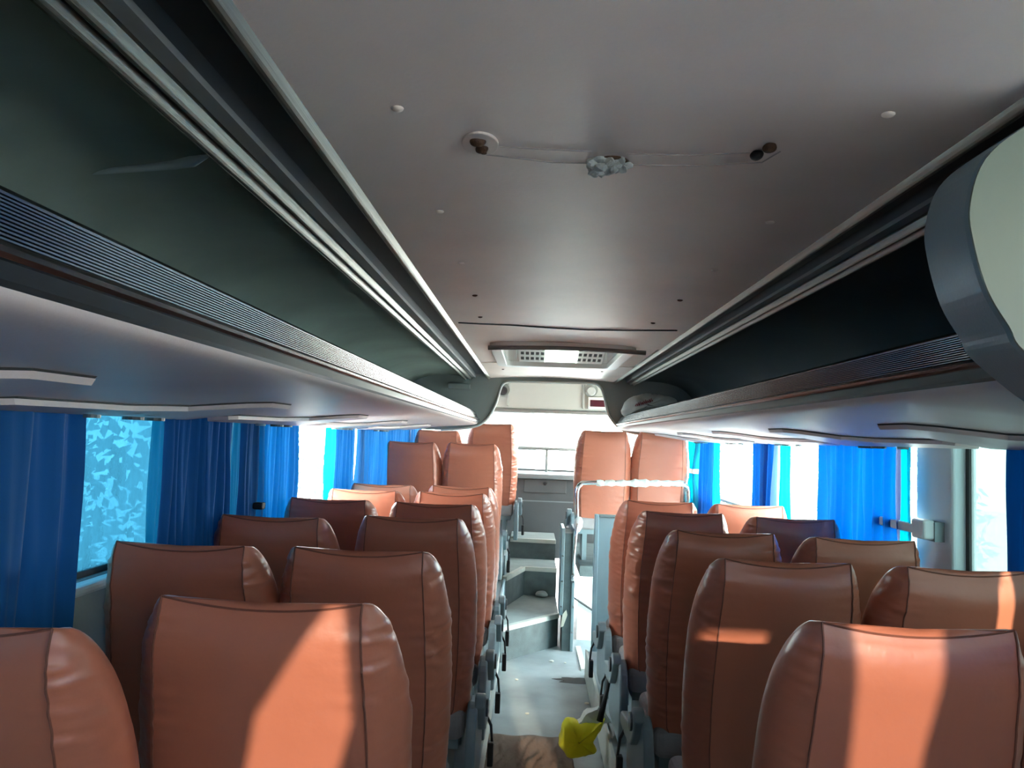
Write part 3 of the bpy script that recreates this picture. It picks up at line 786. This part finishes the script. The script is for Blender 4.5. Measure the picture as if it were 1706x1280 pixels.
def dl(px): return abs(WL+.085)/abs(P(px, 780, 1).x)
def dr(px): return abs(WR-.085)/abs(P(px, 800, 1).x)
curtain('left', -1.25, .75, 'blue curtain added to block light at the left windows beside the camera, out of view', 'curtain_left', 12)  # unseen, added to keep daylight off the near ceiling
curtain('left', 1.15, dl(131), 'wide dark blue curtain at the left edge of the view', 'curtain_left', 6)
curtain('left', dl(268), dl(382), 'dark blue pleated curtain just beyond the teal glass pane, second on the left', 'curtain_left', 9, thin=(dl(250), dl(268)))
curtain('left', dl(396), dl(492), 'mid-blue curtain between two glass gaps, third on the left', 'curtain_left', 11, thin=(dl(383)+.02, dl(396)))
curtain('left', dl(556), dl(586), 'narrow folded blue curtain beyond the foliage window on the left', 'curtain_left', 5, thin=(dl(540), dl(556)))
curtain('left', dl(592), dl(697), 'long blue curtain reaching the raised seats on the left', 'curtain_left', 24, slope=0)
curtain('right', -1.25, 1.05, 'blue curtain added to block light at the right windows beside the camera, out of view', 'curtain_left', 12)  # added out of view to close off the bright near windows
curtain('right', 2.12, dr(1676)-.02, 'blue curtain cut by the right edge of the view', 'curtain', 3)
curtain('right', dr(1500), dr(1370), 'wide bright blue curtain next to the grey pillar on the right', 'curtain', 8, thin=(dr(1519), dr(1500)))
curtain('right', dr(1290), dr(1258), 'narrow blue curtain in the middle of the right windows', 'curtain', 5, thin=(dr(1318), dr(1298)), slope=0)
curtain('right', dr(1188), dr(1168), 'blue curtain strip beyond the foliage glass on the right', 'curtain', 4, thin=(dr(1200), dr(1188)))
curtain('right', dr(1166), dr(1146), 'bunched blue curtain tied at its waist beside the raised seat', 'curtain_lit', 6, bunch=.52)
for s, nm in ((-1, 'left'), (1, 'right')):
    x = WL+.085 if s < 0 else WR-.085
    bm = tube(bmesh.new(), [(x, Y0+.05, .165+H), (x, 3, .165+H), (x, 8.5, .165+H)], .008, 8)
    struct(obj('trim_curtain_rail_'+nm, bm, 'track_metal'))

# ------------------------------------------------------------------ window latch on the right pillar, hook on the left
a = P(1540, 886, 2.86)
e = empty('window_latch', (WR-.03, 2.9, a.z+H), 'pale grey latch bracket sticking out of the right pillar', 'latch')
obj('mount', Bx(-.035, 0, -.05, .05, -.035, .035), 'frame_metal', e)
bevel(obj('arm', Bx(-.06, -.028, .02, .38, -.018, .018), 'pillar', e), .006, 3)
bevel(obj('clip', Bx(-.075, -.03, -.045, .045, -.03, .042), 'pillar', e), .01, 3)
a = P(388, 846, 3.2)
e = empty('curtain_hook', (WL+.03, 3.27, a.z+H), 'small black hook on the left wall between two curtains', 'hook')
bevel(obj('plate', Bx(0, .015, -.04, .04, -.02, .03), 'black', e), .004)
bevel(obj('arm', Bx(.01, .11, -.02, .02, -.01, .02), 'black', e), .006)

# ------------------------------------------------------------------ stair side panel, rail, partition
e = empty('stair_side_panel', (.325, 6.3, 0), 'dark upright panel with riveted metal edges beside the steps', 'partition')
obj('board', Bx(-.035, .03, -.02, .30, 0, .93), 'step_dark', e)
bevel(obj('edge_trim', Bx(-.062, -.035, -.035, .32, .28, .97), 'frame_metal', e), .004)
bevel(obj('edge_trim', Bx(.03, .055, -.035, .32, 0, .97), 'frame_metal', e), .004)
for zz_ in (.35, .55, .75):
    obj('rivet', tube(bmesh.new(), [(-.048, -.034, zz_), (-.048, -.04, zz_)], .006, 8), 'chrome', e)
    obj('rivet', tube(bmesh.new(), [(.042, -.034, zz_-.2), (.042, -.04, zz_-.2)], .006, 8), 'chrome', e)
DR = 6.28
pts = [P(961, 868, DR), P(961, 830, DR), P(962, 815, DR), P(968, 807, DR), P(980, 804.5, DR), P(1060, 805, DR), P(1130, 807, DR), P(1142, 810, DR), P(1147, 820, DR), P(1148, 870, DR), P(1148, 900, DR)]
e = empty('guard_rail', (P(1055, 860, DR).x, DR, -1.0+H), 'chrome guard rail with worn white tape in front of the raised right seats', 'rail'); O = e.location
L = lambda p: (p.x-O.x, p.y-O.y, p.z+H-O.z)
obj('tube', tube(bmesh.new(), [L(p) for p in smoothcurve([tuple(p) for p in pts], 3) for p in [Vector(p)]], .019, 14), 'chrome', e, smooth=True)
bm = bmesh.new(); tp = [P(994+i*6.3, 804.8+(.12*i/3 if i else 0), DR) for i in range(24)]
tube(bm, [L(p) for p in tp], [.024+.004*math.sin(i*2.1)+(.007 if 9 < i < 14 else 0) for i in range(24)], 14)
for v in bm.verts: v.co += .003*noise.noise_vector(v.co*60)
obj('tape_wrap', bm, 'tape', e, label='torn whitish tape')
e = empty('grab_handle', (P(958, 960, DR-.08).x, DR-.08, P(958, 960, DR-.08).z+H), 'slim metal grab handle with a rounded knob above the stair panel', 'handle'); O = e.location
hp = [P(955, 958, DR-.08), P(956, 930, DR-.08), P(959, 900, DR-.08), P(961, 880, DR-.08), P(963, 868, DR-.02)]
obj('bar', tube(bmesh.new(), [L(p) for p in hp], .010, 10), 'chrome', e, smooth=True)
bm = bmesh.new(); tube(bm, [L(P(962, 886, DR-.05)), L(P(963, 878, DR-.03)), L(P(964, 868, DR-.01)), L(P(965, 862, DR))], [.016, .034, .036, .02], 14)
obj('knob', bm, 'white_plastic', e, smooth=True)
obj('foot', tube(bmesh.new(), [L(P(954.5, 960, DR-.08)), L(P(954, 966, DR-.06))], .016, 10), 'chrome', e)
# blue-grey partition in front of the stepwell
px0 = P(990, 900, 5.62).x
e = empty('stepwell_partition', (px0+.5, 5.62, 0), 'pale blue metal partition behind the last right-hand seats', 'partition')
zt = P(1010, 858, 5.62).z+H
obj('board', Bx(-.47, .46, 0, .03, 0, zt-.02), 'blue_panel', e)
bevel(obj('edge_trim', Bx(-.5, -.47, -.012, .042, 0, zt), 'blue_panel', e), .005)
bevel(obj('top_trim', Bx(-.47, .46, -.012, .042, zt-.02, zt), 'frame_metal', e), .005)
bevel(obj('pressed_panel', Bx(-.36, .36, -.008, 0, .3, zt-.1), 'blue_panel', e), .006)
# white riser under the raised right seats
e = empty('stepwell_riser', (.92, 6.64, 0), 'bright white riser panel below the raised right seats, beside the stair panel', 'panel')
obj('board', Bx(-.49, .58, 0, .02, 0, -1.16+H), 'door_white', e)
a = P(966, 1003, 6.62); b = P(990, 1020, 6.6)
obj('cross_bar', tube(bmesh.new(), [(a.x-.92-.05, -.02, a.z+H+.03), (b.x-.92+.25, -.02, b.z+H-.15)], .009, 8), 'rubber', e, label='thin dark cross bar')
# floor strip
q0 = [P(959, 1079, 1), P(967, 1079, 1), P(978, 1117, 1), P(968, 1118, 1)]
q0 = [(p*(-1.68/p.z)) for p in q0]
o = obj('threshold_strip', prism(bmesh.new(), [(p.x-q0[0].x, p.y-q0[0].y) for p in q0], 'z', 0, .012), 'nosing'); o.location = (q0[0].x, q0[0].y, 0)
tag(o, 'pale metal strip on the aisle floor at the foot of the stair panel', 'floor strip')

# ------------------------------------------------------------------ things on floor and steps
def fl(x, y, z=-1.68):
    r = P(x, y, 1); return r*(z/r.z)
# brown cloth
c = [fl(812, 1228), fl(934, 1233), fl(985, 1340), fl(800, 1340)]
e_loc = Vector((sum(p.x for p in c)/4, sum(p.y for p in c)/4, 0))
bm = bmesh.new(); N = 40; G = []
for j in range(N+1):
    row = []
    for i in range(N+1):
        u, v = i/N, j/N
        p = (c[0]*(1-u)+c[1]*u)*(1-v)+(c[3]*(1-u)+c[2]*u)*v
        p = Vector((p.x+.006*math.sin(v*20), p.y+.01*math.sin(u*13), 0))
        w = noise.noise(Vector((u*9+v*5, v*2.0-u*2, 4)))
        edge = min(u, 1-u, v, 1-v)
        h_ = .016+.022*max(0, 1-abs(w)*5)*min(1, edge*10)+.010*noise.noise(Vector((u*3, v*3, 1)))*min(1, edge*8)
        row.append(bm.verts.new((p.x-e_loc.x, p.y-e_loc.y, max(.004, h_))))
    G.append(row)
for j in range(N):
    for i in range(N): bm.faces.new((G[j][i], G[j][i+1], G[j+1][i+1], G[j+1][i]))
bd = [G[0][i] for i in range(N+1)]+[G[j][N] for j in range(1, N+1)]+[G[N][i] for i in range(N-1, -1, -1)]+[G[j][0] for j in range(N-1, 0, -1)]
lo_ = [bm.verts.new((v.co.x, v.co.y, 0)) for v in bd]
for i in range(len(bd)): bm.faces.new((bd[i], bd[(i+1) % len(bd)], lo_[(i+1) % len(bd)], lo_[i]))
bm.faces.new(lo_)
o = obj('floor_cloth', bm, 'brown_cloth', smooth=True); o.location = e_loc
tag(o, 'wrinkled brown cloth spread on the aisle floor', 'cloth')
# yellow plastic bag hanging from a belt
D0 = 3.95
e = empty('plastic_bag', (P(968, 1255, D0).x, D0, P(968, 1258, D0).z+H), 'bright yellow plastic bag hanging from a black belt by the aisle', 'bag'); O = e.location
out = [(936, 1207), (944, 1196), (955, 1199), (966, 1203), (980, 1201), (996, 1203), (1008, 1193), (1004, 1207), (996, 1222), (989, 1234), (993, 1252), (985, 1255), (965, 1260), (948, 1262), (937, 1248), (931, 1236)]
C = Vector(P(964, 1230, D0))
bm = bmesh.new()
pp = smoothcurve([tuple(P(x, y, D0)) for x, y in out+[out[0]]], 4)[:-1]
rings = []
for k in range(-6, 7):
    a = k/6*math.pi/2; sc = math.cos(a)**.45 if abs(k) < 6 else .02
    rings.append([bm.verts.new(Vector(L(C.lerp(Vector(p), sc)))+Vector((0, math.sin(a)*.06, 0))+.007*noise.noise_vector(Vector((p[0]*30, k*1.1, p[2]*30)))) for p in pp])
for a, b in zip(rings[:-1], rings[1:]):
    for i in range(len(pp)): bm.faces.new((a[i], a[(i+1) % len(pp)], b[(i+1) % len(pp)], b[i]))
obj('yellow_body', bm, 'yellow_bag', e, smooth=True)
bm = bmesh.new(); bb = [P(962, 1204, D0), P(980, 1186, D0), P(996, 1180, D0), P(1010, 1192, D0), P(1017, 1204, D0), P(1000, 1204, D0), P(980, 1206, D0)]
prism(bm, [(L(p)[0], L(p)[2]) for p in bb], 'y', -.02, .04)
bmesh.ops.subdivide_edges(bm, edges=bm.edges, cuts=3, use_grid_fill=True)
for v in bm.verts: v.co += .01*noise.noise_vector(v.co*30)
obj('pale_lining', bm, 'white_bag', e, label='pale inner liner')
bm = bmesh.new(); a = P(1009, 1160, D0-.05); b = P(999, 1202, D0-.06)
tube(bm, [tuple(P(1016, 1130, D0-.0)+Vector((0, 0, H))), tuple(a+Vector((0, 0, H))), tuple(b+Vector((0, 0, H)))], [.008, .012, .017], 8)
tag(obj('hanging_belt', bm, 'black', smooth=True), 'black belt hanging by the aisle with the yellow bag on it', 'belt')
# grey lump and leaf
p = fl(902, 995, -1.42); bm = bmesh.new(); blob(bm, (0, 0, .028), .055, 5, .55, 3, .25, 14)
for v in bm.verts: v.co.z = max(v.co.z, 0)
o = obj('rubble_lump', bm, 'stone'); o.location = (p.x, p.y, -1.42+H); tag(o, 'grey stone-like lump lying on the lowest step', 'lump')
p = P(938, 1026, 6.36); bm = bmesh.new(); prism(bm, [(-.022, -.07), (.0, -.06), (.03, .03), (.02, .07), (-.01, .03)], 'y', 0, .004)
o = obj('dry_leaf', bm, 'paper'); o.location = (p.x, 6.255, p.z+H); tag(o, 'dry yellowish leaf stuck at the corner of the lowest step', 'leaf')
for k, (x, y, s_, lab) in enumerate(((918, 1103, .017, 'largest scrap of pale litter on the sunny aisle floor'), (879, 1191, .013, 'pale scrap on the aisle floor just beyond the brown cloth'), (977, 1174, .017, 'crumpled pale scrap on the floor beside the dark stain'),
                                ((860, 1134, .012, 'small scrap on the left of the aisle floor')), (942, 1106, .010, 'tiny dark-side crumb in the middle of the aisle floor'))):
    p = fl(x, y); bm = bmesh.new(); blob(bm, (0, 0, .006), s_, k, .3, 2, .6, 30)
    for v in bm.verts: v.co.z = max(v.co.z, 0)
    o = obj('litter_scrap', bm, 'paper'); o.location = (p.x, p.y, 0); tag(o, lab, 'litter', 'litter on the aisle floor')
p = fl(968, 1135); bm = bmesh.new(); pts = []
for k in range(30):
    a = k/30*2*math.pi; r = 1+.5*noise.noise(Vector((math.cos(a)*2, math.sin(a)*2, 1))); pts.append((.17*r*math.cos(a), .07*r*math.sin(a)))
prism(bm, pts, 'z', 0, .0015); o = obj('floor_stain', bm, 'stain'); o.location = (p.x, p.y, 0.0005); tag(o, 'dark dirty stain on the aisle floor near the right seats', 'stain')

# white bag with red print in the far end of the right rack
D1 = 6.6
e = empty('carrier_bag', (P(1065, 690, D1).x, D1, .16+H), 'crumpled white carrier bag with dark red print in the right rack end', 'bag'); O = e.location
out = [(1034, 684), (1040, 672), (1052, 662), (1070, 657), (1092, 658), (1110, 660), (1126, 668), (1124, 680), (1092, 681), (1060, 687), (1042, 694)]
C = Vector(P(1075, 676, D1)); bm = bmesh.new(); rings = []
pp = smoothcurve([tuple(P(x, y, D1)) for x, y in out+[out[0]]], 4)[:-1]
for k in range(-5, 6):
    a = k/5*math.pi/2; sc = math.cos(a)**.5 if abs(k) < 5 else .02
    rings.append([bm.verts.new(Vector(L(C.lerp(Vector(p), sc)))+Vector((0, math.sin(a)*.12, 0))+.015*noise.noise_vector(Vector((p[0]*18, k*.7, p[2]*18)))) for p in pp])
for a, b in zip(rings[:-1], rings[1:]):
    for i in range(len(pp)): bm.faces.new((a[i], a[(i+1) % len(pp)], b[(i+1) % len(pp)], b[i]))
obj('bag_body', bm, 'white_bag', e, smooth=True)
bm = bmesh.new()
for k in range(9):
    x0 = 1059+k*3.1; y0 = 677-k*.9; g = [P(x0, y0, D1-.135), P(x0+1.2, y0-4-(k % 3), D1-.135), P(x0+2.6, y0-1, D1-.135), P(x0+3.4, y0-3+(k % 2)*2, D1-.135)]
    tube(bm, [L(p) for p in g], .006, 5)
obj('print', bm, 'print_red', e, label='dark red scribbled print')

# fixture at the far left end of the rack
p = P(770, 643, 6.9)
o = bevel(obj('rack_bracket', cbox(p.x-.13, p.x+.07, 6.9, 6.97, p.z-.03, p.z+.02), 'bulkhead'), .006); tag(o, 'small grey bracket at the far end of the left rack', 'bracket')

# ------------------------------------------------------------------ outside
struct(obj('ground', Bx(-30, 30, -20, 45, -1.6, -1.5), 'ground'))
a = P(895, 700, 14.0)
e = empty('building', (a.x-1.5, 16, -1.5), 'pale grey building wall seen through the left of the windscreen', 'building')
obj('wall', Bx(-1.5, 1.5, -2, 2, 0, 9), 'building', e)
p0 = P(893, 690, 13.9); p1 = P(865, 745, 13.9)
bm = bmesh.new(); tube(bm, [(p0.x+.1-e.location.x, -2.03, p0.z+.2+H+1.5), (p1.x-.2-e.location.x, -2.03, p1.z-.4+H+1.5)], .03, 8); obj('slanting_pipe', bm, 'track_grey', e)
a = P(893, 760, 12.0)
e = empty('parked_van', (a.x-1.2, 13.2, -1.5), 'dark grey parked vehicle seen through the lower windscreen', 'vehicle')
zt = P(880, 752, 12).z+H+1.5
bevel(obj('body', Bx(-1.2, 1.2, -1.1, .6, .4, zt), 'dark_van', e), .15, 4)
for wx in (-.8, .8): obj('wheel', tube(bmesh.new(), [(wx, -1.12, .35), (wx, -.9, .35)], .35, 24), 'rubber', e)
def bush(x, y, h, r, nl, lab, grp):
    e = empty('bush', (x, y, -1.5), lab, 'bush', grp); bm = bmesh.new(); rnd = random.Random(int(x*100+y*7))
    for _ in range(nl):
        v = Vector((rnd.gauss(0, 1), rnd.gauss(0, 1), rnd.gauss(0, 1))).normalized()*rnd.random()**.4
        p = Vector((v.x*r, v.y*r, h*.55+v.z*h*.45)); s_ = rnd.uniform(.05, .13)
        a = Vector((rnd.gauss(0, 1), rnd.gauss(0, 1), rnd.gauss(0, 1))).normalized(); b = a.orthogonal().normalized()
        bm.faces.new([bm.verts.new(p+a*s_), bm.verts.new(p+b*s_*.45), bm.verts.new(p-a*s_), bm.verts.new(p-b*s_*.45)])
    obj('foliage', bm, 'leaf', e)
    obj('stem', tube(bmesh.new(), [(0, 0, 0), (.05, 0, h*.4), (0, .05, h*.7)], [.06, .05, .02], 8), 'bark', e)
for k, (x, y, h, r) in enumerate(((5.5, 13, 3.6, 1.9), (5.6, 18.5, 3.4, 2.0), (-12, 17.0, 3.8, 2.0), (-5.6, 7.0, 4.2, 2.2), (-5.2, 13.5, 3.8, 1.7))):
    bush(x, y, h, r, 3600 if k == 3 else 2800, ['leafy bush outside the right windows, in the right foliage gap', 'leafy bush outside the far right windows', 'leafy bush outside the far left windows', 'dense bush outside the teal left window', 'leafy bush outside the left foliage gap'][k], 'bushes outside')
